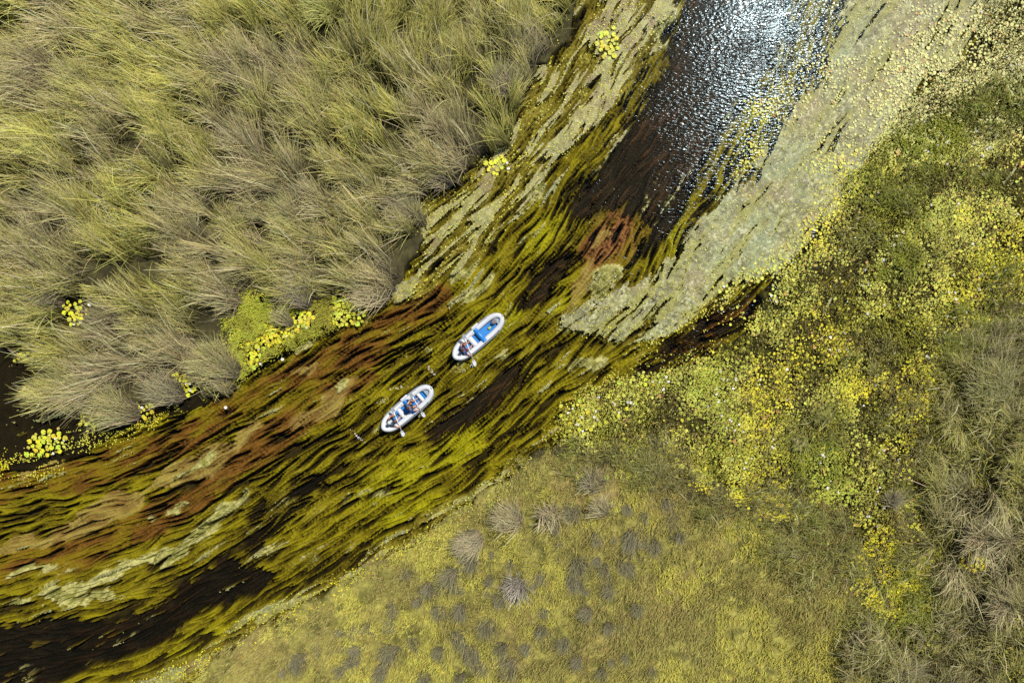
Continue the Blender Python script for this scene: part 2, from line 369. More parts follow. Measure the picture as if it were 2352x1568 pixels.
tag(link("floating_algae", me), "pale grey green algae mats floating along both sides of the river channel", "algae", kind="stuff")

# ------------------------------------------------------------------ ground: one sheet, river bed and banks, out to the horizon
gx = np.concatenate([[-900, -300, -120, -60, -42], np.arange(-34, 34.01, .12), [42, 60, 120, 300, 900]])
gy = np.concatenate([[-900, -300, -120, -60, -34], np.arange(-25, 25.01, .12), [34, 60, 120, 300, 900]])
QX, QY = np.meshgrid(gx, gy)
qx = QX+(fbm(QX*.7, QY*.7, 110, 3)-.5)*1.4; qy = QY+(fbm(QX*.7, QY*.7, 115, 3)-.5)*1.4
L = samp(land, qx, qy); LL = samp(P['lily']*(1-sidech), qx, qy)
L = np.clip(L*(1-.9*samp(padbay, QX, QY)), 0, 1)
zb = -1.7+.3*fbm(QX*.4, QY*.4, 120, 3)
zg = mix(zb, -.22+.42*fbm(QX*1.2, QY*1.2, 130, 3), ss(.4, .8, LL)*.9)
zg = mix(zg, .04+.16*fbm(QX*.9, QY*.9, 125, 3)+.10*(fbm(QX*2.3, QY*2.3, 140, 4)-.5)*ss(.4, .7, L), ss(.32, .62, L))
MD = samp(P['meadow'], qx, qy); MB = samp(blur(P['meadow'], 40), QX, QY)
zg = np.maximum(zg, np.minimum(-.35+.9*MB+.25*(fbm(QX*1.1, QY*1.1, 133, 3)-.5)-(samp(P['chan'], QX, QY) > .5)*1.1, .08))
gn = fbm(QX*2.3, QY*2.3, 140, 4); gn2 = fbm(QX*.35, QY*.35, 145, 3)
gc = mix(C(.006, .0045, .003), C(.016, .012, .006), gn)
gl = mix(C(.025, .022, .010), C(.07, .062, .02), gn)
gm = mix(C(.09, .085, .02), C(.30, .27, .06), np.clip((gn-.3)*2, 0, 1))
gm = mix(gm, C(.22, .15, .06), np.clip((gn2-.5)*4, 0, 1)*.5)
gc = mix(gc, mix(C(.012, .013, .008), C(.085, .085, .022), gn), ss(.4, .8, LL)); gc = mix(gc, gl, ss(.3, .6, L)); gc = mix(gc, gm, ss(.3, .7, MD))
nyq, nxq = QX.shape; idx = np.arange(nyq*nxq).reshape(nyq, nxq)
q = np.stack([idx[:-1, :-1].ravel(), idx[:-1, 1:].ravel(), idx[1:, 1:].ravel(), idx[1:, :-1].ravel()], 1)
V = np.stack([QX.ravel(), QY.ravel(), zg.ravel()], 1)
gme = mesh_np("ground", V, q, node_mat("soil", rough=.9, spec=.2, nscale=5, namt=.4, bump=.04, bscale=12), gc.reshape(3, -1).T, True)
tag(link("ground", gme), kind="structure")

# ------------------------------------------------------------------ water surface
def water_mat():
    m = bpy.data.materials.new("water"); m.use_nodes = True
    n = m.node_tree.nodes; l = m.node_tree.links; n.clear()
    out = n.new("ShaderNodeOutputMaterial")
    tr = n.new("ShaderNodeBsdfTransparent"); tr.inputs[0].default_value = (.90, .86, .66, 1)
    gl = n.new("ShaderNodeBsdfGlossy"); gl.inputs["Roughness"].default_value = .115; gl.inputs[0].default_value = (.125, .165, .19, 1)
    fr = n.new("ShaderNodeFresnel"); fr.inputs[0].default_value = 1.34
    mx = n.new("ShaderNodeMixShader")
    tc = n.new("ShaderNodeTexCoord")
    mp = n.new("ShaderNodeMapping"); mp.inputs["Rotation"].default_value = (0, 0, R(8)); mp.inputs["Scale"].default_value = (.5, 1.15, 1)
    l.new(tc.outputs["Object"], mp.inputs[0])
    nz = n.new("ShaderNodeTexNoise"); nz.inputs["Scale"].default_value = 7.5; nz.inputs["Detail"].default_value = 2.0; nz.inputs["Roughness"].default_value = .45
    nz.inputs["Distortion"].default_value = .3
    l.new(mp.outputs[0], nz.inputs["Vector"])
    nw = n.new("ShaderNodeTexNoise"); nw.inputs["Scale"].default_value = .35; nw.inputs["Detail"].default_value = 2.0
    l.new(tc.outputs["Object"], nw.inputs["Vector"])
    mr = n.new("ShaderNodeMapRange"); mr.inputs[1].default_value = .35; mr.inputs[2].default_value = .62; mr.inputs[3].default_value = .45; mr.inputs[4].default_value = 1
    l.new(nw.outputs[0], mr.inputs[0])
    bp = n.new("ShaderNodeBump"); bp.inputs["Distance"].default_value = .026
    l.new(nz.outputs[0], bp.inputs["Height"]); l.new(mr.outputs[0], bp.inputs["Strength"])
    l.new(bp.outputs[0], gl.inputs["Normal"]); l.new(bp.outputs[0], fr.inputs["Normal"])
    l.new(fr.outputs[0], mx.inputs[0]); l.new(tr.outputs[0], mx.inputs[1]); l.new(gl.outputs[0], mx.inputs[2])
    l.new(mx.outputs[0], out.inputs[0])
    return m
V = np.array([(-36, -27, 0), (36, -27, 0), (36, 27, 0), (-36, 27, 0)], float)
tag(link("water", mesh_np("water", V, np.array([[0, 1, 2, 3]]), water_mat())), kind="structure")

# ------------------------------------------------------------------ blades
def blades(px, py, pz, az, L, w, t0, t1, cb, ct, k=4, curl=0.0):
    """bending leaves: foot, azimuth, length, width, tilt from the vertical at foot and tip, colours of foot and tip"""
    N = len(px); row = []; colr = []
    x, y, z = px.copy(), py.copy(), pz.copy()
    nxs, nys = -np.sin(az), np.cos(az)
    for i in range(k+1):
        s = i/k; ww = w*(1-.8*s**1.5)*.5
        row += [np.stack([x+nxs*ww, y+nys*ww, z], 1), np.stack([x-nxs*ww, y-nys*ww, z], 1)]
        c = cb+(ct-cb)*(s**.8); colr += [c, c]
        th = t0+(t1-t0)*(i+.5)/k; a2 = az+curl*s
        x = x+np.sin(th)*np.cos(a2)*L/k; y = y+np.sin(th)*np.sin(a2)*L/k; z = np.maximum(z+np.cos(th)*L/k, .02)
    V = np.stack(row, 1).reshape(-1, 3); T = np.stack(colr, 1).reshape(-1, 3)
    b = np.arange(N)[:, None, None]*(2*(k+1)); i = np.arange(k)[None, :, None]*2
    F = (b+i+np.array([0, 1, 3, 2])[None, None, :]).reshape(-1, 4)
    return V, F, T
def jit(c, N, a=.18):
    g = 1+rng.normal(0, a, (N, 1)); h = 1+rng.normal(0, .06, (N, 3)); return np.clip(np.array(c)*g*h, .004, .8)
m_reed = node_mat("reed_leaf", rough=.55, spec=.3, nscale=2.0, namt=.15, transl=.25, detail=2)

# left reed bank, combed towards the upper left in swirls
def lean_dir(x, y):
    dx, dy = w2d(x, y)
    a = 142+(fbm(x*.16, y*.16, 200, 2)-.5)*110+(fbm(x*.5, y*.5, 205, 2)-.5)*60
    a = a-26*ss(700, 1150, dx)*ss(700, 100, dy)+14*ss(600, 900, dy)
    return np.radians(a)
def sample_pts(field, n, warp=.8, seed=0):
    """n points distributed like the density field"""
    f = np.clip(field, 0, None).ravel(); c = np.cumsum(f); u = rng.random(n)*c[-1]
    i = np.searchsorted(c, u); iy, ix = np.divmod(i, len(LX))
    return LX[ix]+(rng.random(n)-.5)*LG, LY[iy]+(rng.random(n)-.5)*LG
def reed_field(dens, n_clump, per, Lr, dirf, spread, tipc, basec, name, label, hole_seed=0, cov_hole=.43, cr=.21, wd=.031):
    cx, cy = sample_pts(dens, n_clump)
    keep = fbm(cx*.95, cy*.95, 210+hole_seed, 3) > cov_hole
    cx, cy = cx[keep], cy[keep]; nC = len(cx)
    cd = dirf(cx, cy)+rng.normal(0, .34, nC)
    cL = rng.uniform(*Lr, nC)*(.6+.8*fbm(cx*.5, cy*.5, 216, 2))*np.exp(rng.normal(0, .16, nC))
    hue = fbm(cx*.28, cy*.28, 220+hole_seed, 3); hue2 = rng.random(nC)
    n = rng.integers(int(per*.5), int(per*1.5), nC); ci = np.repeat(np.arange(nC), n); N = len(ci)
    crad = cr*np.exp(rng.normal(0, .45, nC)); rr = np.abs(rng.normal(0, 1, N))*crad[ci]; ra = rng.random(N)*6.283
    px = cx[ci]+rr*np.cos(ra); py = cy[ci]+rr*np.sin(ra)
    az = cd[ci]+rng.normal(0, spread, N)
    wild = rng.random(N) < .14; az = np.where(wild, az+rng.normal(0, 1.0, N), az)
    L_ = cL[ci]*rng.uniform(.55, 1.15, N)
    t0 = np.abs(rng.normal(.12, .12, N)); t1 = rng.uniform(1.0, 1.75, N)
    tt = np.clip((hue[ci]-.31)*3.4+(hue2[ci]-.5)*.7+rng.normal(0, .18, N), 0, 1)[:, None]
    cg = rng.normal(1, .16, nC)[ci][:, None]
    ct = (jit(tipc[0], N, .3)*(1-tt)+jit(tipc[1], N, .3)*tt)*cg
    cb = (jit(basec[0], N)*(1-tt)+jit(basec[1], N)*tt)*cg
    w = rng.uniform(.6, 1.5, N)*wd
    stray = rng.random(N) < .035
    w = np.where(stray, w*1.5, w); ct = np.where(stray[:, None], jit((.60, .54, .30), N, .2), ct); L_ = np.where(stray, L_*1.25, L_)
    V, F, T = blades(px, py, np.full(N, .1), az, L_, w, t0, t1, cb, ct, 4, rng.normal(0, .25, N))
    o = link(name, mesh_np(name, V, F, m_reed, T)); tag(o, label, "reeds", kind="stuff"); return o
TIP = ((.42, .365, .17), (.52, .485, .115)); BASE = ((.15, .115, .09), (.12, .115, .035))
reed_l = P['reed_l']*(1-.85*padbay)*(1-spots([(175, 722, 34, 44), (60, 90, 90, 60), (30, 600, 60, 60), (1115, 20, 60, 36), (270, 655, 60, 30), (1090, 60, 24, 44), (410, 880, 46, 30), (1130, 375, 40, 26), (10, 850, 130, 90), (60, 640, 50, 30)], 1))
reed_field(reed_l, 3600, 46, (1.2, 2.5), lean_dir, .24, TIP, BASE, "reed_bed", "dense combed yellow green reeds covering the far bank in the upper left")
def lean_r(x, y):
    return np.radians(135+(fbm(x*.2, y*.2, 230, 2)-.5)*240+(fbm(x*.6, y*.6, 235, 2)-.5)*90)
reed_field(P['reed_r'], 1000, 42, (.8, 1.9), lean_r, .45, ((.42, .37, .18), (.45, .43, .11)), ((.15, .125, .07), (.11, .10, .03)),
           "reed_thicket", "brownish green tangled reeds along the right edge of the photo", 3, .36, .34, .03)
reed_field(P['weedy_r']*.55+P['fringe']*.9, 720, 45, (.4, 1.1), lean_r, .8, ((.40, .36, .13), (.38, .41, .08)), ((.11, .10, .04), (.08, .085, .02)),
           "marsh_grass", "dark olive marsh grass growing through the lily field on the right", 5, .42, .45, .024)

CLUS = spots([(640, 765, 60, 24, 30), (700, 730, 30, 24, 30), (795, 715, 36, 32), (590, 810, 34, 16, 50), (415, 890, 34, 28), (330, 945, 34, 12, 20), (240, 960, 60, 16, 15), (110, 1015, 48, 26, 10),
               (175, 720, 26, 26), (1135, 380, 26, 18, 20), (1395, 100, 24, 34), (1160, 18, 22, 18), (45, 560, 26, 12), (60, 820, 26, 10), (1355, 1100, 30, 10), (2232, 1285, 28, 26), (1440, 1080, 24, 14)], 1)
# meadow: short bright turf
def turf(dens, n, cols, name, label, Lr=(.10, .28), wd=.035):
    x, y = sample_pts(dens, n)
    g = .6*fbm(x*2.6, y*2.6, 240, 3)+.4*fbm(x*.8, y*.8, 243, 3); keep = g > .44+rng.normal(0, .07, n); x, y, g = x[keep], y[keep], g[keep]; N = len(x)
    zz_ = np.clip(.08+.14*fbm(x*.9, y*.9, 125, 3)-.03, 0, 1)
    az = np.radians(230)+rng.normal(0, .9, N)+(fbm(x*.5, y*.5, 245, 2)-.5)*3
    b = fbm(x*.45, y*.45, 250, 3); t = np.clip((b-.42)*5+rng.normal(0, .25, N)+(g-.55)*2.5, 0, 1)[:, None]
    c = jit(cols[0], N)*(1-t)+jit(cols[1], N)*t
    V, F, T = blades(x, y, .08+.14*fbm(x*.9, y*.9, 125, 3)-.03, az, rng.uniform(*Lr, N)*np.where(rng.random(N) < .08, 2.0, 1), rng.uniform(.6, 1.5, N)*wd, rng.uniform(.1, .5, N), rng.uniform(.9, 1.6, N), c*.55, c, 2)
    o = link(name, mesh_np(name, V, F, m_reed, T)); tag(o, label, "grass", kind="stuff"); return o
turf(P['meadow']+spots([(60, 90, 90, 60), (30, 600, 60, 60)], 1), 170000, ((.36, .31, .085), (.57, .52, .095)), "meadow_grass", "short yellow green marsh grass carpeting the near bank at the bottom")
turf(P['green_l']*1.0*(1-CLUS)+P['lily']*.6*(1-sidech)+P['weedy_r']*.4+P['reed_r']*.5+P['fringe']*1.6, 190000, ((.30, .25, .075), (.42, .41, .05)), "ground_cover", "fine green water plants between the lily pads and reeds", (.05, .18), .04)

# ------------------------------------------------------------------ grass tussocks one can tell apart
def tussock_mesh(name, N, Lr, spread_az, az0, tilt, tipc, basec, rad, wd=.022, stems=0):
    rr = rad*np.sqrt(rng.random(N)); ra = rng.random(N)*6.283
    px, py = rr*np.cos(ra), rr*np.sin(ra)
    az = az0+rng.normal(0, spread_az, N)
    L_ = rng.uniform(*Lr, N)
    tt = rng.random(N)[:, None]
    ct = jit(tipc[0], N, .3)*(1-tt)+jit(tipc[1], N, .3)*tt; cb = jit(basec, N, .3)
    V, F, T = blades(px, py, np.full(N, .08), az, L_, rng.uniform(.6, 1.4, N)*wd, np.abs(rng.normal(.15, .12, N)), rng.uniform(tilt-.35, tilt+.35, N), cb, ct, 4, rng.normal(0, .3, N))
    return mesh_np(name, V, F, m_reed, T)
MAUVE = ((.25, .22, .145), (.25, .235, .085))
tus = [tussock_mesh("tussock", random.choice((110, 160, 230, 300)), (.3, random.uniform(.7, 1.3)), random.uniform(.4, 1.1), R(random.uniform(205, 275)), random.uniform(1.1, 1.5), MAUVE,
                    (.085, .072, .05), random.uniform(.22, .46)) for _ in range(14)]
T_MEADOW = [(690,1520,1.0),(785,1540,1.0),(655,1545,.8),(900,1400,1.1),(820,1455,1.0),(790,1455,.9),(895,1440,.9),(960,1385,1.1),(985,1350,1.0),(900,1500,1.1),(950,1480,1.2),(1010,1500,1.1),
  (1050,1470,1.1),(1080,1500,1.0),(1120,1440,1.0),(1150,1490,1.2),(1060,1400,1.1),(1100,1530,1.1),(1170,1530,1.2),(1240,1450,1.0),(1290,1480,1.0),(1330,1520,1.0),(1040,1320,1.3),(1085,1290,1.2),
  (1170,1300,1.1),(1130,1340,1.0),(1240,1330,1.0),(1367,1238,1.0),(1330,1300,1.1),(1390,1310,1.1),(1370,1290,.8),(1432,1302,.9),(1478,1290,.8),(1330,1345,.8),(1345,1360,.7),(1350,1410,1.0),(1390,1440,.9),
  (1465,1400,1.0),(1430,1440,.8),(1400,1360,1.1),(1250,1410,1.0),(1450,1240,1.0),(1500,1260,1.0),(1480,1190,.9),(1440,1170,.9),(1530,1160,1.0),(1545,1200,1.0),(1560,1235,.9),(1320,1180,1.0),(1275,1215,.9),
  (1400,1520,.7),(1440,1515,.6),(1500,1545,.7),(1150,1380,.9),(730,1490,.9),(880,1540,1.1),(980,1560,1.1),(1060,1555,1.0),(1210,1490,.9),(930,1320,.9),(1575,1510,.7),(1380,1545,.9)]
r3 = random.Random(3)
for _ in range(34):
    a = r3.uniform(0, 1); T_MEADOW.append((620+a*900+r3.uniform(-60, 60), 1545-a*330+r3.uniform(-60, 60), r3.uniform(.45, .85)))
T_MEADOW = [t for t in T_MEADOW if t[1] < 1568]
for i, (dx, dy, s) in enumerate(T_MEADOW):
    x, y = d2w(dx, dy)
    o = link("grass_tussock", tus[i % 14]); o.location = (x+random.uniform(-.1, .1), y+.25, 0); s *= random.uniform(.7, 1.1)
    o.scale = (s*random.uniform(.75, 1.15), s*random.uniform(.9, 1.3), s*.8); o.rotation_euler = (0, 0, random.uniform(-.5, .6))
    if dx < 1220 : tag(o, "grey mauve grass tussock in the crowded clumps on the lower left of the near meadow", "tussock", "crowded tussocks in the left of the meadow")
    else: tag(o, "dark grey mauve grass tussock standing alone in the open yellow meadow", "tussock", "scattered tussocks in the open meadow")

def special(dx, dy, label, N, Lr, sp, az, tilt, tips, base, rad, wd=.026, name="reed_clump", cat="reeds"):
    o = link(name, tussock_mesh(name, int(N*.55), Lr, sp*1.15, R(az), tilt, tips, base, rad*1.15, wd*1.25)); x, y = d2w(dx, dy); o.location = (x, y, 0); tag(o, label, cat); return o
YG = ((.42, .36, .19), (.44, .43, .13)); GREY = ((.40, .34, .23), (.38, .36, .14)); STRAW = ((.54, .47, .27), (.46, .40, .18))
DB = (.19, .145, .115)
special(535, 850, "mauve based reed clump on the bank corner jutting into the channel, beside the lily pads", 1500, (1.3, 2.7), .34, 138, 1.45, YG, DB, .55)
special(408, 905, "grey reed clump whose foot ends beside the small lily patch on the bank", 900, (1.0, 2.3), .45, 140, 1.4, GREY, DB, .5)
special(300, 945, "lowest pale reed clump above the yellow pads on the left bank", 1100, (1.2, 2.6), .4, 155, 1.5, YG, DB, .6)
turf(np.clip(P["green_l"]*1.6+padbay*.15-CLUS*3, 0, 2), 15000, ((.36, .34, .03), (.46, .50, .05)), "shore_moss", "bright yellow green low plants around the lily pads on the left shore", (.05, .16), .04)
turf(spots([(2130, 330, 120, 50, 25), (2010, 430, 70, 50), (2270, 250, 90, 50), (1880, 1060, 60, 60), (2060, 600, 50, 50)], 3), 13000, ((.27, .31, .05), (.40, .44, .05)), "green_herbs", "fresh green low herbs between the pads of the upper right field", (.06, .2), .045)
special(215, 905, "reed clump with long stems reaching over the dark bay on the left", 600, (1.2, 2.5), .5, 170, 1.5, YG, DB, .5)
special(125, 690, "dark mauve reed clump above the dark bay at the left edge", 900, (1.0, 2.2), .5, 150, 1.3, GREY, DB, .6)
special(700, 690, "mauve reed clump directly above the row of lily pads", 900, (1.0, 2.2), .4, 118, 1.35, GREY, DB, .5)
special(668, 740, "small isolated pale grass tuft among the lily pads at the left bank", 350, (.8, 1.5), .25, 140, 1.5, YG, DB, .22)
special(870, 680, "straw coloured reed clump trailing over the brown weed left of the rafts", 800, (.9, 2.0), .6, 150, 1.5, STRAW, DB, .6)
special(945, 500, "grey reed clump where the north bank steps back above the pale algae", 900, (.9, 2.1), .5, 140, 1.35, GREY, DB, .55)
special(1020, 410, "mauve grey reed clump left of the small pad cluster on the north bank", 900, (.9, 2.0), .5, 135, 1.3, GREY, (.15, .12, .12), .6)
special(1170, 215, "greyish reed clump on the bank edge beside the upper pale algae", 900, (.9, 2.0), .5, 110, 1.3, GREY, (.15, .12, .12), .6)
special(1215, 130, "brown reed clump leaning from the upper end of the bank", 800, (.9, 2.0), .5, 100, 1.3, GREY, DB, .6)
special(765, 40, "bright lime yellow reed clump fanning out at the top of the photo", 900, (1.3, 2.3), .9, 140, 1.5, ((.45, .47, .10), (.40, .40, .12)), (.16, .14, .05), .45)
special(690, 500, "pale reed clump with yellow fan in the middle of the upper left bank", 700, (1.3, 2.2), .5, 165, 1.5, ((.42, .42, .13), (.40, .38, .15)), DB, .4)
special(1385, 1170, "pale straw fan shaped clump beside the small pads at the top of the meadow", 700, (.8, 1.6), .45, 125, 1.45, STRAW, DB, .3, name="grass_clump", cat="grass clump")
special(1185, 1340, "bleached tussock with long stray stalks in the middle of the near meadow", 420, (.7, 1.3), 1.6, 200, 1.4, ((.42, .38, .30), (.36, .32, .24)), DB, .4, .035, name="grass_clump", cat="grass clump")
special(1180, 1190, "large straw coloured grass clump lying between river edge and meadow tussocks", 800, (.9, 1.9), .5, 150, 1.5, STRAW, DB, .5, name="grass_clump", cat="grass clump")
special(1260, 1180, "pale tangle of coarse straw stalks right of the large straw clump", 350, (.7, 1.3), 1.8, 120, 1.4, STRAW, DB, .5, .035, name="grass_clump", cat="grass clump")
special(1090, 1235, "long combed grey grass clump near the river edge of the meadow", 700, (.9, 1.7), .35, 200, 1.5, GREY, DB, .5, name="grass_clump", cat="grass clump")
special(1360, 1110, "dry brown grass heap above the straw fan clump by the lily field", 500, (.6, 1.4), .8, 100, 1.4, GREY, DB, .5, name="grass_clump", cat="grass clump")
special(2260, 900, "large grey green reed clump at the right edge level with the rafts", 1500, (1.0, 2.2), .8, 130, 1.4, ((.36, .34, .17), (.36, .37, .12)), (.12, .105, .06), .95)
special(2230, 1230, "coarse pale stalked reed clump on the right edge below the big grey clump", 700, (1.2, 2.4), 1.2, 150, 1.4, STRAW, DB, .5, .03)
special(2290, 1380, "long stemmed straw reed clump at the lower right edge", 500, (1.3, 2.5), .8, 150, 1.4, STRAW, DB, .5, .03)
special(2060, 1540, "mauve grey reed clump near the bottom edge at the lower right", 1000, (.9, 1.8), .8, 90, 1.35, GREY, DB, .6)
special(1990, 1520, "soft green grass clump left of the mauve clump at the lower right bottom", 900, (.8, 1.6), .4, 110, 1.3, ((.26, .26, .10), (.28, .28, .10)), DB, .5)
special(2040, 1150, "small brown reed tuft inside the yellow lily field on the right", 350, (.6, 1.2), .8, 60, 1.4, GREY, DB, .3)

# ------------------------------------------------------------------ lily pads and duckweed
def pads(x, y, z, r, c, seg=9, tiltamt=.04):
    N = len(x); a0 = rng.random(N)*6.283
    V = [np.stack([x, y, z], 1)]
    tx = rng.normal(0, tiltamt, N); ty = rng.normal(0, tiltamt, N)
    for i in range(seg):
        a = a0+.22+(6.283-.44)*i/(seg-1); rr = r*(1+.06*rng.normal(0, 1, N))
        ox, oy = rr*np.cos(a), rr*np.sin(a)
        V.append(np.stack([x+ox, y+oy, z+.004+ox*tx+oy*ty], 1))
    V = np.stack(V, 1).reshape(-1, 3)
    b = np.arange(N)[:, None, None]*(seg+1); i = np.arange(seg-1)[None, :, None]
    F = (b+np.concatenate([np.zeros_like(i), i+1, i+2], 2)).reshape(-1, 3)
    T = np.repeat(c, seg+1, 0)
    return V, F, T
m_pad = node_mat("lily_leaf", rough=.5, spec=.25, nscale=7, namt=.12, bump=.006, bscale=18, transl=.1, detail=2)
limespot = spots([(1885, 1060, 60, 60), (1930, 1130, 60, 60), (1840, 970, 40, 30), (2060, 600, 50, 60), (2150, 500, 50, 40), (2000, 420, 50, 40), (1640, 860, 90, 40, 30), (2090, 330, 60, 40), (1640, 970, 60, 60)], 4)
def pad_cols(N, x, y):
    h = fbm(x*.35, y*.35, 300, 3); t = np.clip((h-.40)*4+rng.normal(0, .3, N), 0, 1)[:, None]
    c = jit((.60, .54, .025), N, .18)*t+jit((.48, .48, .075), N, .18)*(1-t)
    dx_, dy_ = w2d(x, y); pl = (ss(1650, 1800, dx_)*ss(420, 250, dy_))[:, None]*.75; c = c*(1-pl)+jit((.56, .55, .24), N, .14)*pl
    gr = samp(limespot, x, y)[:, None]; c = c*(1-gr)+jit((.30, .36, .03), N, .15)*gr*.6+c*.4*gr
    o = (rng.random(N) < .05)[:, None]; return np.where(o, jit((.44, .27, .07), N, .15), c)
# density of pads
mat_line = (1-sidech)*band([(2352, 10), (2240, 90), (2150, 170), (2060, 260), (1990, 360), (1930, 450), (1880, 530), (1820, 590), (1740, 640), (1660, 690)], [70, 70, 70, 60, 50, 44, 40, 34, 30, 24], 3)
dens = P['lily']*(.12+1.6*ss(.40, .60, fbm(MX*.55, MY*.55, 310, 3)))*(.5+ss(.4, .6, fbm(MX*1.6, MY*1.6, 318, 2)))*(1-.45*P['weedy_r'])
hot = spots([(2180, 210, 120, 60, 35), (2290, 120, 80, 70), (2010, 420, 70, 50), (2100, 570, 80, 60), (2300, 330, 60, 50), (1700, 1020, 90, 60), (1760, 1140, 90, 50, -20), (2150, 640, 120, 90, 60), (2230, 560, 110, 110), (2250, 280, 100, 90), (1990, 880, 60, 40), (2040, 1060, 50, 80), (1910, 1080, 80, 70), (2040, 1270, 60, 60),
             (2060, 1370, 60, 50), (1790, 860, 90, 50, 30), (1650, 900, 100, 50, 20), (2290, 180, 80, 80), (2100, 300, 60, 60, 30), (2330, 1480, 30, 80), (2080, 1480, 70, 20)], 2)
dens = (dens*(.75+hot*1.1)+hot*.25+mat_line*.7*(.3+ss(.4, .6, fbm(MX*.8, MY*.8, 322, 2))))*(1-.97*sidech)
clusL = CLUS
mats = spots([(1790, 240, 90, 50, 40), (1880, 170, 50, 40, 30), (1960, 200, 60, 60, 40), (2060, 130, 70, 60, 40), (1990, 260, 60, 40, 40), (1720, 360, 60, 30, 50), (2130, 60, 60, 40), (1900, 340, 60, 40, 40), (1830, 600, 60, 40, 30)], 2)
big_x, big_y, big_r = [], [], []
cells = {}
def try_pad(x, y, r, ov):
    cx, cy = int(x/.4), int(y/.4)
    for i in (-1, 0, 1):
        for j in (-1, 0, 1):
            for (a, b, c) in cells.get((cx+i, cy+j), ()):
                if (a-x)**2+(b-y)**2 < (ov*(r+c))**2: return False
    cells.setdefault((cx, cy), []).append((x, y, r)); big_x.append(x); big_y.append(y); big_r.append(r); return True
px, py = sample_pts(clusL**2+spots([(640, 765, 70, 20, 30), (795, 712, 40, 30), (590, 812, 34, 18, 50)], 1)*1.5, 2600)
for x, y in zip(px, py): try_pad(x, y, random.uniform(.075, .155), .80)
px, py = sample_pts(dens, 26000)
for x, y in zip(px, py): try_pad(x, y, random.choice((.045, .055, .06, .07, .07, .08, .09, .11)), .88)
px, py = sample_pts(mats*(.2+ss(.45, .6, fbm(MX*.9, MY*.9, 341, 2))), 1300)
for x, y in zip(px, py): try_pad(x, y, random.uniform(.035, .075), .8)
bx, by, br = map(np.array, (big_x, big_y, big_r))
order = np.argsort(-(br+.05*(w2d(bx, by)[0] < 1500))); top, rest = order[:280], order[280:]
N = len(rest)
dzone = samp(land, bx, by)
V, F, T = pads(bx[rest], by[rest], .03+.05*rng.random(N)+.15*ss(.3, .8, dzone[rest]), br[rest], pad_cols(N, bx[rest], by[rest]))
tag(link("lily_pad_carpet", mesh_np("lily_pad_carpet", V, F, m_pad, T)), "countless small yellow green lily pads carpeting the right side of the river", "lily pads", kind="stuff")
protos = []
for k in range(10):
    V, F, T = pads(np.zeros(1), np.zeros(1), np.zeros(1), np.ones(1), jit((.58, .53, .03) if k % 3 else (.46, .48, .05), 1, .10), 17, .03)
    protos.append(mesh_np("lily_pad", V, F, m_pad, T))
for i, j in enumerate(top):
    o = link("lily_pad", protos[i % 10]); x, y, r = bx[j], by[j], br[j]
    o.location = (x, y, .035+.05*random.random()+(.07 if w2d(x, y)[0] < 1500 else 0)); o.scale = (r, r, r); o.rotation_euler = (0, 0, random.random()*6.28)
    dx, dy = w2d(x, y)
    if dx > 1450: lab, g = "large round yellow lily pad among the smaller pads of the right side field", "large pads in the right side lily field"
    elif dy > 1050: lab, g = "round yellow lily pad by the dry grass at the top of the near meadow", "pads at the top of the meadow"
    elif dy < 500: lab, g = "round pale yellow lily pad beside the reeds at the upper bank edge", "pads along the upper bank edge"
    elif dx > 520 and dy > 640: lab, g = "large round lily pad in the row between the reeds and the rust brown weed", "pads in the row beside the reeds"
    else: lab, g = "round yellow lily pad in the patches around the dark bay on the left", "pads around the dark bay"
    tag(o, lab, "lily pad", g)
# tiny leaves (duckweed sized), in rows on the weed too
tiny = (1-.85*sidech)*np.clip(dens*1.0+P['green_l']*1.3+P['mat_s']*.5+P['mat_l']*.30+spots([(1560, 800, 130, 50, 30), (1400, 900, 120, 40, 30), (1350, 980, 100, 40, 20), (250, 990, 160, 24, 18), (60, 1070, 70, 30), (1640, 730, 80, 40, 30)], 2)*1.0+P['mat_r']*.16, 0, 3)
x, y = sample_pts(tiny, 80000)
gi = np.clip(((x-GX[0])/G).astype(int), 0, nx-1); gj = np.clip(((y-GY[0])/G).astype(int), 0, ny-1)
ok = (wv[gj, gi] > -.35) | (samp(P['lily'], x, y) > .6) & (rng.random(len(x)) < .75)
x, y = x[ok], y[ok]; N = len(x)
V, F, T = pads(x, y, .03+.04*rng.random(N)+.14*ss(.3, .8, samp(land, x, y)), rng.uniform(.018, .045, N), pad_cols(N, x, y), 6)
tag(link("duckweed", mesh_np("duckweed", V, F, m_pad, T)), "tiny yellow green floating leaves speckling the water between the pads", "duckweed", kind="stuff")

# white water lily flowers
m_petal = node_mat("petal", tint=False, color=(.82, .82, .78), rough=.5, nscale=9, namt=.06)
m_heart = node_mat("flower_heart", tint=False, color=(.75, .55, .06), rough=.6, nscale=9, namt=.1)
def petal_mesh(n, seed):
    r_ = random.Random(seed); V = []; F = []
    for ring, (n_, rl, up) in enumerate(((n, 1.0, .25), (n-2, .7, .6))):
        for i in range(n_):
            a = 6.283*(i+.5*ring)/n_+r_.uniform(-.1, .1); c, s = math.cos(a), math.sin(a); b = len(V); w = .24*rl
            V += [(c*.1, s*.1, 0), (c*.6*rl-s*w, s*.6*rl+c*w, up*.4), (c*rl, s*rl, up), (c*.6*rl+s*w, s*.6*rl-c*w, up*.4)]
            F.append((b, b+1, b+2, b+3))
    return mesh_np("flower", np.array(V), np.array(F), m_petal)
fl_me = [petal_mesh(8, s) for s in range(3)]
hv = [(0, 0, .3)]+[(.22*math.cos(6.283*i/7), .22*math.sin(6.283*i/7), .12) for i in range(7)]
heart_me = mesh_np("heart", np.array(hv), np.array([(0, i+1, (i+1) % 7+1) for i in range(7)]), m_heart)
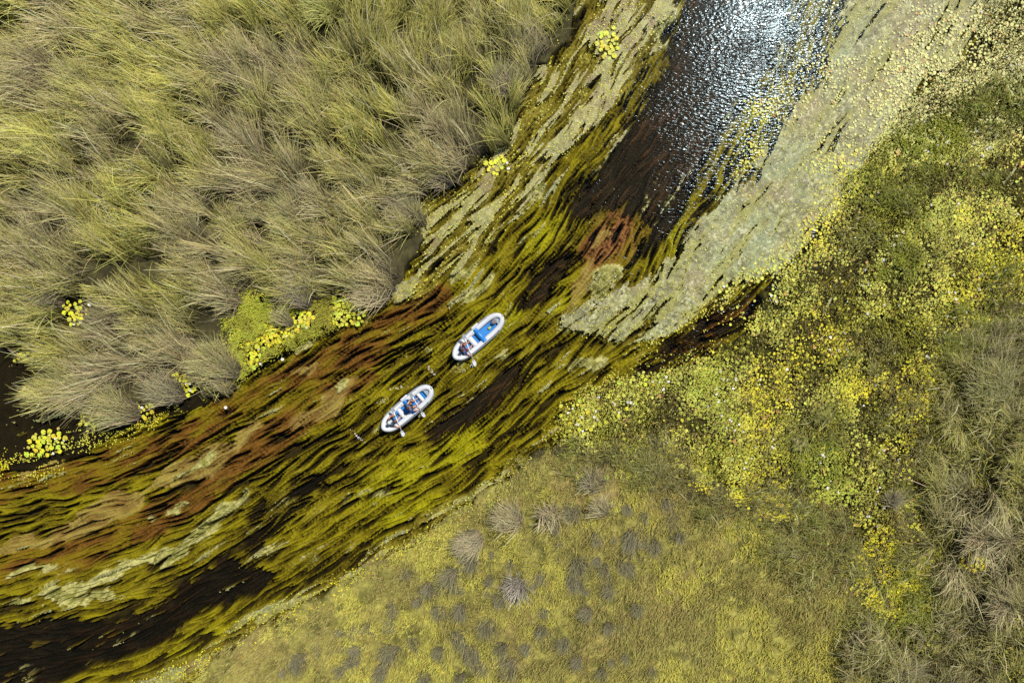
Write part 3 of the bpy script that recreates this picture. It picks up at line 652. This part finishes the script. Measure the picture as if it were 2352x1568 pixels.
FLD = [(590,760),(660,750),(690,735),(705,752),(655,772),(600,835),(1055*0+840,715),(826,712),(150,1010),(125,1040),(130,1005),(400,900),(430,880),(440,895),(330,935),(250,955),(520,935),(1165,375),(1168,388),(175,745),(190,740),
       (210,700),(440,880),(640,715),(720,700),(650,825),(595,800),(1465,1075),(1485,1078),(1650,1208)]
fl = [d2w(a, b) for a, b in FLD]
x, y = sample_pts(dens*(1-ss(500, 200, DY)*.6)*(.3+ss(.5, .62, fbm(MX*.5+9, MY*.5, 330, 2))*1.5), 240)
fl += list(zip(x, y))
for i, (x, y) in enumerate(fl):
    o = link("water_lily_flower", fl_me[i % 3]); s = random.uniform(.06, .10) if i >= len(FLD) else random.uniform(.075, .11)
    o.location = (x, y, .09+.08*float(samp(land, np.array([x]), np.array([y]))[0])); o.scale = (s, s, s); o.rotation_euler = (random.uniform(-.2, .2), random.uniform(-.2, .2), random.random()*6)
    h = link("flower_heart", heart_me, o)
    dx, dy = w2d(x, y)
    if dx < 1250: tag(o, "white water lily flower floating beside the left bank pads", "flower", "white flowers along the left bank")
    else: tag(o, "small white water lily flower among the yellow pads on the right", "flower", "white flowers in the right side lily field")

# ------------------------------------------------------------------ rafts
def srgb(r, g, b): return tuple(((c/255+.055)/1.055)**2.4 if c > 10 else c/255/12.92 for c in (r, g, b))
m_pvc = node_mat("white_pvc", tint=False, color=(.52, .53, .545), rough=.38, spec=.5, nscale=4, namt=.05, bump=.004, bscale=9)
m_pvc_shade = node_mat("shaded_white_pvc", tint=False, color=(.27, .33, .37), rough=.45, nscale=5, namt=.08)  # shaded lower side of the white tubes, shade put into the colour
m_blue = node_mat("blue_pvc", tint=False, color=(.010, .16, .46), rough=.45, nscale=6, namt=.1, bump=.004, bscale=8)
m_dark = node_mat("dark_rubber", tint=False, color=(.03, .032, .036), rough=.6, nscale=12, namt=.15)
m_grey = node_mat("grey_plastic", tint=False, color=(.32, .36, .39), rough=.4, nscale=12, namt=.1)
m_alu = node_mat("pale_shaft", tint=False, color=(.70, .71, .72), rough=.5, nscale=12, namt=.05)
m_skin = node_mat("skin", tint=False, color=(.46, .24, .15), rough=.55, nscale=14, namt=.1)
m_skin2 = node_mat("tanned_skin", tint=False, color=(.34, .16, .10), rough=.55, nscale=14, namt=.1)
def cloth(name, c, n=.15): return node_mat(name, tint=False, color=c, rough=.85, spec=.2, nscale=11, namt=n, bump=.01, bscale=20)

def ring_sweep(name, path, radii, seg, mat_, parent, closed=False, squash=1.0, cap=True):
    path = [Vector(p) for p in path]; n = len(path); V = []; F = []
    for i, p in enumerate(path):
        a = path[(i-1) % n] if (closed or i > 0) else p; b = path[(i+1) % n] if (closed or i < n-1) else p
        t = (b-a).normalized(); up = Vector((0, 0, 1)) if abs(t.z) < .9 else Vector((1, 0, 0))
        s = t.cross(up).normalized(); u = s.cross(t)
        r = radii[i] if hasattr(radii, '__len__') else radii
        for k in range(seg):
            q = 6.28318*k/seg; V.append(p+s*math.cos(q)*r+u*math.sin(q)*r*squash)
    m_ = n if closed else n-1
    for i in range(m_):
        for k in range(seg):
            F.append((i*seg+k, i*seg+(k+1) % seg, ((i+1) % n)*seg+(k+1) % seg, ((i+1) % n)*seg+k))
    me = bpy.data.meshes.new(name); 
    if cap and not closed: F += [tuple(range(seg))[::-1], tuple((n-1)*seg+k for k in range(seg))]
    me.from_pydata([tuple(v) for v in V], [], F); me.polygons.foreach_set("use_smooth", [True]*len(me.polygons)); me.materials.append(mat_)
    bm = bmesh.new(); bm.from_mesh(me); bmesh.ops.recalc_face_normals(bm, faces=bm.faces); bm.to_mesh(me); bm.free()
    return link(name, me, parent)
def rbox(name, c, size, mat_, parent, bev=.02, rot=(0, 0, 0), seg=3):
    bm = bmesh.new(); bmesh.ops.create_cube(bm, size=1)
    bmesh.ops.scale(bm, vec=size, verts=bm.verts)
    bmesh.ops.bevel(bm, geom=list(bm.edges), offset=min(bev, min(size)*.48), segments=seg, affect='EDGES', profile=.5)
    bmesh.ops.rotate(bm, cent=(0, 0, 0), matrix=Euler(rot).to_matrix(), verts=bm.verts); bmesh.ops.translate(bm, vec=c, verts=bm.verts)
    me = bpy.data.meshes.new(name); bm.to_mesh(me); bm.free(); me.polygons.foreach_set("use_smooth", [True]*len(me.polygons)); me.materials.append(mat_)
    return link(name, me, parent)
def blob(name, c, size, mat_, parent, lump=0.0, seed=1, rot=(0, 0, 0)):
    bm = bmesh.new(); bmesh.ops.create_icosphere(bm, subdivisions=3, radius=1); r_ = random.Random(seed)
    ph = [r_.uniform(0, 6) for _ in range(6)]
    for v in bm.verts:
        d = 1+lump*(math.sin(v.co.x*3+ph[0])*math.sin(v.co.y*4+ph[1])+.6*math.sin(v.co.z*6+ph[2])*math.cos(v.co.x*7+ph[3])); v.co *= d
    bmesh.ops.scale(bm, vec=size, verts=bm.verts); bmesh.ops.rotate(bm, cent=(0, 0, 0), matrix=Euler(rot).to_matrix(), verts=bm.verts)
    bmesh.ops.translate(bm, vec=c, verts=bm.verts)
    me = bpy.data.meshes.new(name); bm.to_mesh(me); bm.free(); me.polygons.foreach_set("use_smooth", [True]*len(me.polygons)); me.materials.append(mat_)
    return link(name, me, parent)
def catmull(pts, m):
    out = []; n = len(pts)
    for i in range(n):
        p0, p1, p2, p3 = (Vector(pts[(i+k-1) % n]) for k in range(4))
        for j in range(m):
            t = j/m; out.append(.5*((2*p1)+(-p0+p2)*t+(2*p0-5*p1+4*p2-p3)*t*t+(-p0+3*p1-3*p2+p3)*t**3))
    return out
half = [(-1.68, 0), (-1.61, .14), (-1.40, .29), (-1.02, .37), (-.45, .40), (.2, .405), (.8, .40), (1.2, .355), (1.47, .255), (1.62, .12)]
loop = [(a, b, 0) for a, b in half]+[(1.66, 0, 0)]+[(a, -b, 0) for a, b in half[:0:-1]]
def rise(s): return .17*abs(s/1.66)**3.2
def make_raft(loc, rot, label, seat_s, thwarts):
    r = bpy.data.objects.new("inflatable_raft", None); COL.objects.link(r); r.location = (loc[0], loc[1], 0); r.rotation_euler = (0, 0, rot)
    tag(r, label, "raft", "inflatable rafts on the river")
    cl = catmull(loop, 6)
    low = [Vector((p.x*.985, p.y+(.055 if p.y > 0 else -.055)*min(1, abs(p.y)/.2), .075+rise(p.x)*.5)) for p in cl]; up = [Vector((p.x, p.y, .235+rise(p.x))) for p in cl]
    ring_sweep("upper_tube", up, [.158-.024*abs(p.x/1.66)**3 for p in cl], 20, m_pvc, r, True)
    ring_sweep("lower_tube", low, [.145-.02*abs(p.x/1.66)**3 for p in cl], 16, m_pvc_shade, r, True)
    for sgn in (1, -1):
        seam = [Vector((s, sgn*(float(np.interp(s, [h[0] for h in half], [h[1] for h in half]))+.115), .235+rise(s)+.118)) for s in np.linspace(-.9, 1.05, 14)]
        ring_sweep("grab_line", seam, .011, 6, m_dark, r)
        for s in (-.9, .08, 1.05):
            t = float(np.interp(s, [h[0] for h in half], [h[1] for h in half])); rbox("line_ring", (s, sgn*(t+.115), .235+rise(s)+.125), (.07, .05, .02), m_grey if sgn > 0 else m_dark, r, .008)
    # floor, narrowing to both ends
    inner = [(s, t) for s, t in half if -1.5 < s < 1.6]
    V = []; nS = 40
    for i in range(nS):
        s = -1.55+3.1*i/(nS-1); t = max(.02, float(np.interp(s, [h[0] for h in half], [h[1] for h in half]))-.04)
        for k in range(13):
            f = -1+2*k/12; V.append((s, f*t, .10+rise(s)*.6+.018*abs(math.sin(f*math.pi*2.5))))
    F = [(i*13+k, i*13+k+1, (i+1)*13+k+1, (i+1)*13+k) for i in range(nS-1) for k in range(12)]
    me = bpy.data.meshes.new("floor"); me.from_pydata(V, [], F); me.polygons.foreach_set("use_smooth", [True]*len(me.polygons)); me.materials.append(m_blue); link("floor", me, r)
    # end covers, their blue-grey painted in as shade on the tube ends
    for e, (s0, s1) in (("bow", (1.28, 1.56)), ("stern", (-1.52, -1.28))):
        V = []; n_ = 8
        for i in range(n_):
            s = s0+(s1-s0)*i/(n_-1); t = max(.02, float(np.interp(s, [h[0] for h in half], [h[1] for h in half])))
            for k in range(9):
                f = -1+2*k/8; V.append((s, f*t, .30+rise(s)+.0*f))
        F = [(i*9+k, i*9+k+1, (i+1)*9+k+1, (i+1)*9+k) for i in range(n_-1) for k in range(8)]
        F += [tuple(j for j in f[::-1]) for f in []]
        me = bpy.data.meshes.new("end_shade_cover"); me.from_pydata(V, [], F); me.materials.append(m_pvc_shade)
        o = link("end_shade_cover", me, r); sol = o.modifiers.new("solid", 'SOLIDIFY'); sol.thickness = .02
        if e == "bow": o.scale = (1, 1, .82)
    # middle seat of blue board draped over both tubes
    V = []; W = .13
    for i, (t, z) in enumerate([(-.50, .345), (-.44, .40), (-.36, .405), (-.27, .375), (-.2, .33), (0, .325), (.2, .33), (.27, .375), (.36, .405), (.44, .40), (.50, .345)]):
        V += [(seat_s-W, t, z), (seat_s+W, t, z)]
    F = [(2*i, 2*i+1, 2*i+3, 2*i+2) for i in range(10)]
    me = bpy.data.meshes.new("seat"); me.from_pydata(V, [], F); me.materials.append(m_blue); me.polygons.foreach_set("use_smooth", [True]*10); o = link("seat", me, r); so = o.modifiers.new("solid", 'SOLIDIFY'); so.thickness = .03
    ring_sweep("seat_support", [(seat_s, t, .20) for t in (-.22, 0, .22)], .07, 14, m_blue, r)
    for s, rr, mt in thwarts:
        t = float(np.interp(s, [h[0] for h in half], [h[1] for h in half]))-.10
        ring_sweep("thwart", [(s, q, .24+rise(s)*.5) for q in (-t, -t*.5, 0, t*.5, t)], rr, 16, mt, r, squash=.8)
    # stowed bundle on the left tube amidships, valves and handles
    rbox("side_pouch", (.22, .56, .30), (.46, .15, .13), m_pvc, r, .05)
    for s, t in ((-.12, .36), (-.30, .33)):
        rbox("valve", (s, t, .235+.155), (.035, .035, .03), m_dark, r, .01)
    rbox("carry_handle", (1.72, 0, .52), (.05, .16, .025), m_dark, r, .01); rbox("carry_handle", (-1.72, 0, .50), (.05, .16, .025), m_dark, r, .01)
    return r
def paddle(raft, a, b, label):
    """double bladed paddle between two points in the raft's frame"""
    Mx = Matrix.Translation(raft.location) @ raft.rotation_euler.to_matrix().to_4x4()
    a, b = Mx @ Vector(a), Mx @ Vector(b); mid = (a+b)/2
    e = bpy.data.objects.new("paddle", None); COL.objects.link(e); e.location = mid; e.rotation_euler = (b-a).to_track_quat('X', 'Z').to_euler()
    tag(e, label, "paddle", "double bladed paddles"); L = (b-a).length/2
    ring_sweep("shaft", [(-L+.30, 0, 0), (0, 0, 0), (L-.30, 0, 0)], .023, 10, m_alu, e)
    for sgn in (1, -1):
        V = []; F = []
        prof = [(0, .018), (.05, .045), (.13, .085), (.25, .098), (.36, .090), (.43, .055), (.455, .01)]
        for (d, w) in prof:
            x = sgn*(L-.455+d)
            for f in (-1, -.5, 0, .5, 1): V.append((x, f*w, .018*(f*f)-.01))
        for i in range(len(prof)-1):
            for k in range(4): F.append((i*5+k, i*5+k+1, (i+1)*5+k+1, (i+1)*5+k))
        me = bpy.data.meshes.new("blade"); me.from_pydata(V, [], F); me.polygons.foreach_set("use_smooth", [True]*len(F)); me.materials.append(m_grey if sgn < 0 else m_alu)
        o = link("blade", me, e); so = o.modifiers.new("solid", 'SOLIDIFY'); so.thickness = .012
    return e

# ------------------------------------------------------------------ people
def skin_mesh(name, joints, edges, mat_, parent, root=0, sub=2):
    me = bpy.data.meshes.new(name); me.from_pydata([j[:3] for j in joints], edges, []); me.materials.append(mat_)
    o = link(name, me, parent)
    md = o.modifiers.new("skin", 'SKIN'); md.use_smooth_shade = True; md.use_x_symmetry = False
    sv = me.skin_vertices[0] if len(me.skin_vertices) else None
    for i, j in enumerate(joints):
        r_ = j[3]; me.skin_vertices[0].data[i].radius = (r_, r_) if not isinstance(r_, tuple) else r_
    me.skin_vertices[0].data[root].use_root = True
    sb = o.modifiers.new("sub", 'SUBSURF'); sb.levels = sub; sb.render_levels = sub
    return o
def person(raft, s, t, z0, grips, label, skin, shirt, shorts, hair, cap=None, lean=.0, legs=.62):
    """seated paddler facing the bow; grips = (left, right) hand points in the raft's frame"""
    p = bpy.data.objects.new("person", None); COL.objects.link(p)
    Mx = Matrix.Translation(raft.location) @ raft.rotation_euler.to_matrix().to_4x4()
    p.location = Mx @ Vector((s, t, z0)); p.rotation_euler = raft.rotation_euler
    tag(p, label, "person", "people paddling the rafts")
    J = []; E = []
    def add(x, y, z, r_, par=None):
        J.append((x, y, z, r_)); 
        if par is not None: E.append((par, len(J)-1))
        return len(J)-1
    pel = add(0, 0, .06, .125); wai = add(.01+lean*.2, 0, .22, .118, pel); che = add(.02+lean*.6, 0, .40, .135, wai)
    nb = add(.01+lean, 0, .54, .062, che); nk = add(.02+lean*1.15, 0, .60, .052, nb)
    hd = add(.035+lean*1.3, 0, .70, .083, nk); tp = add(.03+lean*1.35, 0, .785, .074, hd)
    nose = add(.125+lean*1.3, 0, .70, .014, hd); 
    L = (Vector(grips[0])-Vector((s, t, z0)), Vector(grips[1])-Vector((s, t, z0)))
    arm = []
    for sg, g in ((1, L[0]), (-1, L[1])):
        sh = add(.01+lean*.9, sg*.175, .485, .058, che)
        S = Vector((.01+lean*.9, sg*.175, .485)); m = (S+g)/2; d = (g-S).length
        bend = math.sqrt(max(.0, .30**2-(d/2)**2)) if d < .6 else .02
        el_ = m+Vector((0, sg*.75, -.65)).normalized()*bend
        el = add(el_.x, el_.y, el_.z, .042, sh); dirv = (g-el_).normalized(); w_ = g-dirv*.035
        wr = add(w_.x, w_.y, w_.z, .026, el); pm = add(g.x, g.y, g.z+.012, (.030, .022), wr)
        side = dirv.cross(Vector((0, 0, 1))).normalized()
        for k, ln in enumerate((.052, .060, .056, .044)):
            o_ = side*(k-1.5)*.021
            a1 = g+dirv*.030+o_+Vector((0, 0, .016)); a2 = a1+dirv*ln*.42+Vector((0, 0, -.014)); a3 = a2-dirv*ln*.22+Vector((0, 0, -.026))
            f1 = add(*a1, .0095, pm); f2 = add(*a2, .0088, f1); add(*a3, .0078, f2)
        th1 = g+side*(-sg)*.042+Vector((0, 0, -.004)); th2 = th1+dirv*.026+Vector((0, 0, -.018))
        q = add(*th1, .011, pm); add(*th2, .009, q)
        arm.append((S, el_, g))
    knees = []
    for sg in (1, -1):
        hp = add(.04, sg*.095, .06, .095, pel); kn = add(legs*.56, sg*.17, .20, .062, hp); an = add(legs*1.0, sg*.10, -.02, .038, kn); 
        ft = add(legs*1.0+.09, sg*.105, .03, .033, an); add(legs*1.0+.13, sg*.11, .09, .024, ft); knees.append(kn)
    skin_mesh("body", J, E, skin, p)
    # clothing follows the body
    Js = [(0, 0, .08, .142), (.01+lean*.2, 0, .22, .134), (.02+lean*.6, 0, .40, .152), (.01+lean*.95, 0, .505, .085)]; Es = [(0, 1), (1, 2), (2, 3)]
    for sg, (S, el_, g) in zip((1, -1), arm):
        i = len(Js); m = S.lerp(el_, .45); Js += [(S.x, S.y, S.z, .072), (m.x, m.y, m.z, .058)]; Es += [(2, i), (i, i+1)]
    skin_mesh("shirt", Js, Es, shirt, p)
    Js = [(0, 0, .04, .138)]; Es = []
    for sg in (1, -1):
        i = len(Js); Js += [(.05, sg*.095, .06, .108), (legs*.38, sg*.145, .155, .088)]; Es += [(0, i), (i, i+1)]
    skin_mesh("shorts", Js, Es, shorts, p)
    hx = .02+lean*1.35
    for sg in (1, -1): blob("ear", (hx+.0, sg*.083, .70), (.02, .012, .03), skin, p)
    for sg in (1, -1): blob("eye", (hx+.086, sg*.033, .715), (.010, .013, .009), m_dark, p)
    rbox("mouth", (hx+.088, 0, .655), (.012, .045, .010), cloth("lip", (.35, .12, .10)), p, .004)
    blob("hair", (hx-.018, 0, .735), (.098, .096, .088), hair, p, .05)
    if cap:
        blob("cap", (hx-.004, 0, .765), (.104, .102, .072), cap, p, .0)
        rbox("cap_brim", (hx+.12, 0, .755), (.13, .13, .012), cap, p, .006)
    return p

r1 = make_raft((-1.86, .265), R(41.3), "upstream white inflatable raft with a single paddler and empty blue middle seat", .12,
               [(-.42, .15, m_pvc)])
r2 = make_raft((-5.77, -3.685), R(40.5), "downstream white inflatable raft carrying two paddlers", .14, [(-.45, .14, m_pvc), (.93, .10, m_pvc)])
def lerp(a, b, t): return tuple(a[i]+(b[i]-a[i])*t for i in range(3))
hair_d = cloth("dark_hair", (.018, .012, .010)); hair_b = cloth("brown_hair", (.05, .028, .018)); hair_l = cloth("fair_hair", (.22, .15, .09))
a, b = (-.50, .60, 1.12), (-1.20, -1.10, .02)
paddle(r1, a, b, "double bladed paddle crossing the stern of the upstream raft")
person(r1, -1.12, 0, .20, (lerp(a, b, .26), lerp(a, b, .66)), "person in blue patterned top paddling alone in the upstream raft", m_skin2, cloth("navy_top", (.03, .06, .16), .5),
       cloth("maroon_shorts", (.20, .045, .06), .4), hair_b)
a, b = (-.47, .55, 1.12), (-1.22, -1.04, .02)
paddle(r2, a, b, "paddle held by the person in the grey cap in the downstream raft")
person(r2, -1.17, .03, .20, (lerp(a, b, .27), lerp(a, b, .66)), "person in grey cap and dark top paddling at the stern of the downstream raft", m_skin, cloth("black_top", (.03, .05, .07), .6),
       cloth("dark_shorts", (.03, .04, .06), .3), hair_d, cap=cloth("grey_cap", (.42, .45, .45)))
a, b = (.80, .48, 1.22), (.36, -.98, .02)
paddle(r2, a, b, "paddle held by the dark haired person in the middle of the downstream raft")
person(r2, .16, -.04, .34, (lerp(a, b, .27), lerp(a, b, .63)), "person with dark brown hair and navy vest on the middle seat of the downstream raft", m_skin, cloth("navy_vest", (.05, .07, .14), .5),
       cloth("black_shorts", (.02, .02, .025), .3), hair_b, legs=.55)
# things lying in the rafts
def place(o, raft, p):
    o.parent = None; o.matrix_world = Matrix.Translation(raft.location) @ raft.rotation_euler.to_matrix().to_4x4() @ Matrix.Translation(p)
o = blob("dry_bag", (0, 0, 0), (.17, .13, .10), cloth("bag", (.16, .14, .14), .5), None, .10, 3); place(o, r1, (1.18, .04, .30)); tag(o, "dark grey brown dry bag stowed in the bow of the upstream raft", "bag")
o = blob("fruit_net", (0, 0, 0), (.11, .07, .05), cloth("yellow_green", (.35, .42, .08), .5), None, .14, 5); place(o, r1, (.78, -.04, .19)); tag(o, "small yellow green bundle on the blue floor of the upstream raft", "bundle"); o.name = "small_bundle"
o = rbox("cool_pack", (0, 0, 0), (.20, .14, .06), m_blue, None, .03); place(o, r2, (-.58, .20, .40)); tag(o, "blue folded pouch beside the white thwart of the downstream raft", "pouch"); o.name = "folded_pouch"
o = blob("grey_bag", (0, 0, 0), (.10, .12, .07), cloth("pale_bag", (.45, .46, .48)), None, .08, 8); place(o, r1, (-1.42, -.12, .40)); tag(o, "small pale cloth bundle behind the paddler in the upstream raft", "bundle"); o.name = "cloth_bundle"

# foam flecks of the paddle strokes
def foam(cx, cy, n, sx_, sy_, ang, seedr):
    a = rng.normal(0, 1, (n, 2))*(sx_, sy_); c, s = math.cos(ang), math.sin(ang)
    x = cx+a[:, 0]*c-a[:, 1]*s; y = cy+a[:, 0]*s+a[:, 1]*c
    return x, y, rng.uniform(.008, .028, n)
fx, fy, fr = [], [], []
for (dx, dy, n, a, b, g) in [(1087, 838, 26, .10, .05, .5), (925, 998, 20, .08, .05, .5), (968, 950, 30, .12, .05, 1.2), (820, 1000, 34, .22, .04, 2.4), (990, 850, 26, .22, .04, 2.3), (915, 890, 26, .30, .04, .2),
                             (880, 920, 18, .2, .1, .2), (1060, 850, 16, .15, .1, .2)]:
    x, y = d2w(dx, dy); q = foam(x, y, n, a, b, g, 1); fx.append(q[0]); fy.append(q[1]); fr.append(q[2])
fx, fy, fr = map(np.concatenate, (fx, fy, fr))
V, F, T = pads(fx, fy, np.full(len(fx), .012), fr*.75, np.full((len(fx), 3), .75), 7)
tag(link("foam_flecks", mesh_np("foam_flecks", V, F, node_mat("foam", rough=.6, nscale=20, namt=.1), T)), "small white foam flecks and splashes left by the paddles around the rafts", "foam", kind="stuff")
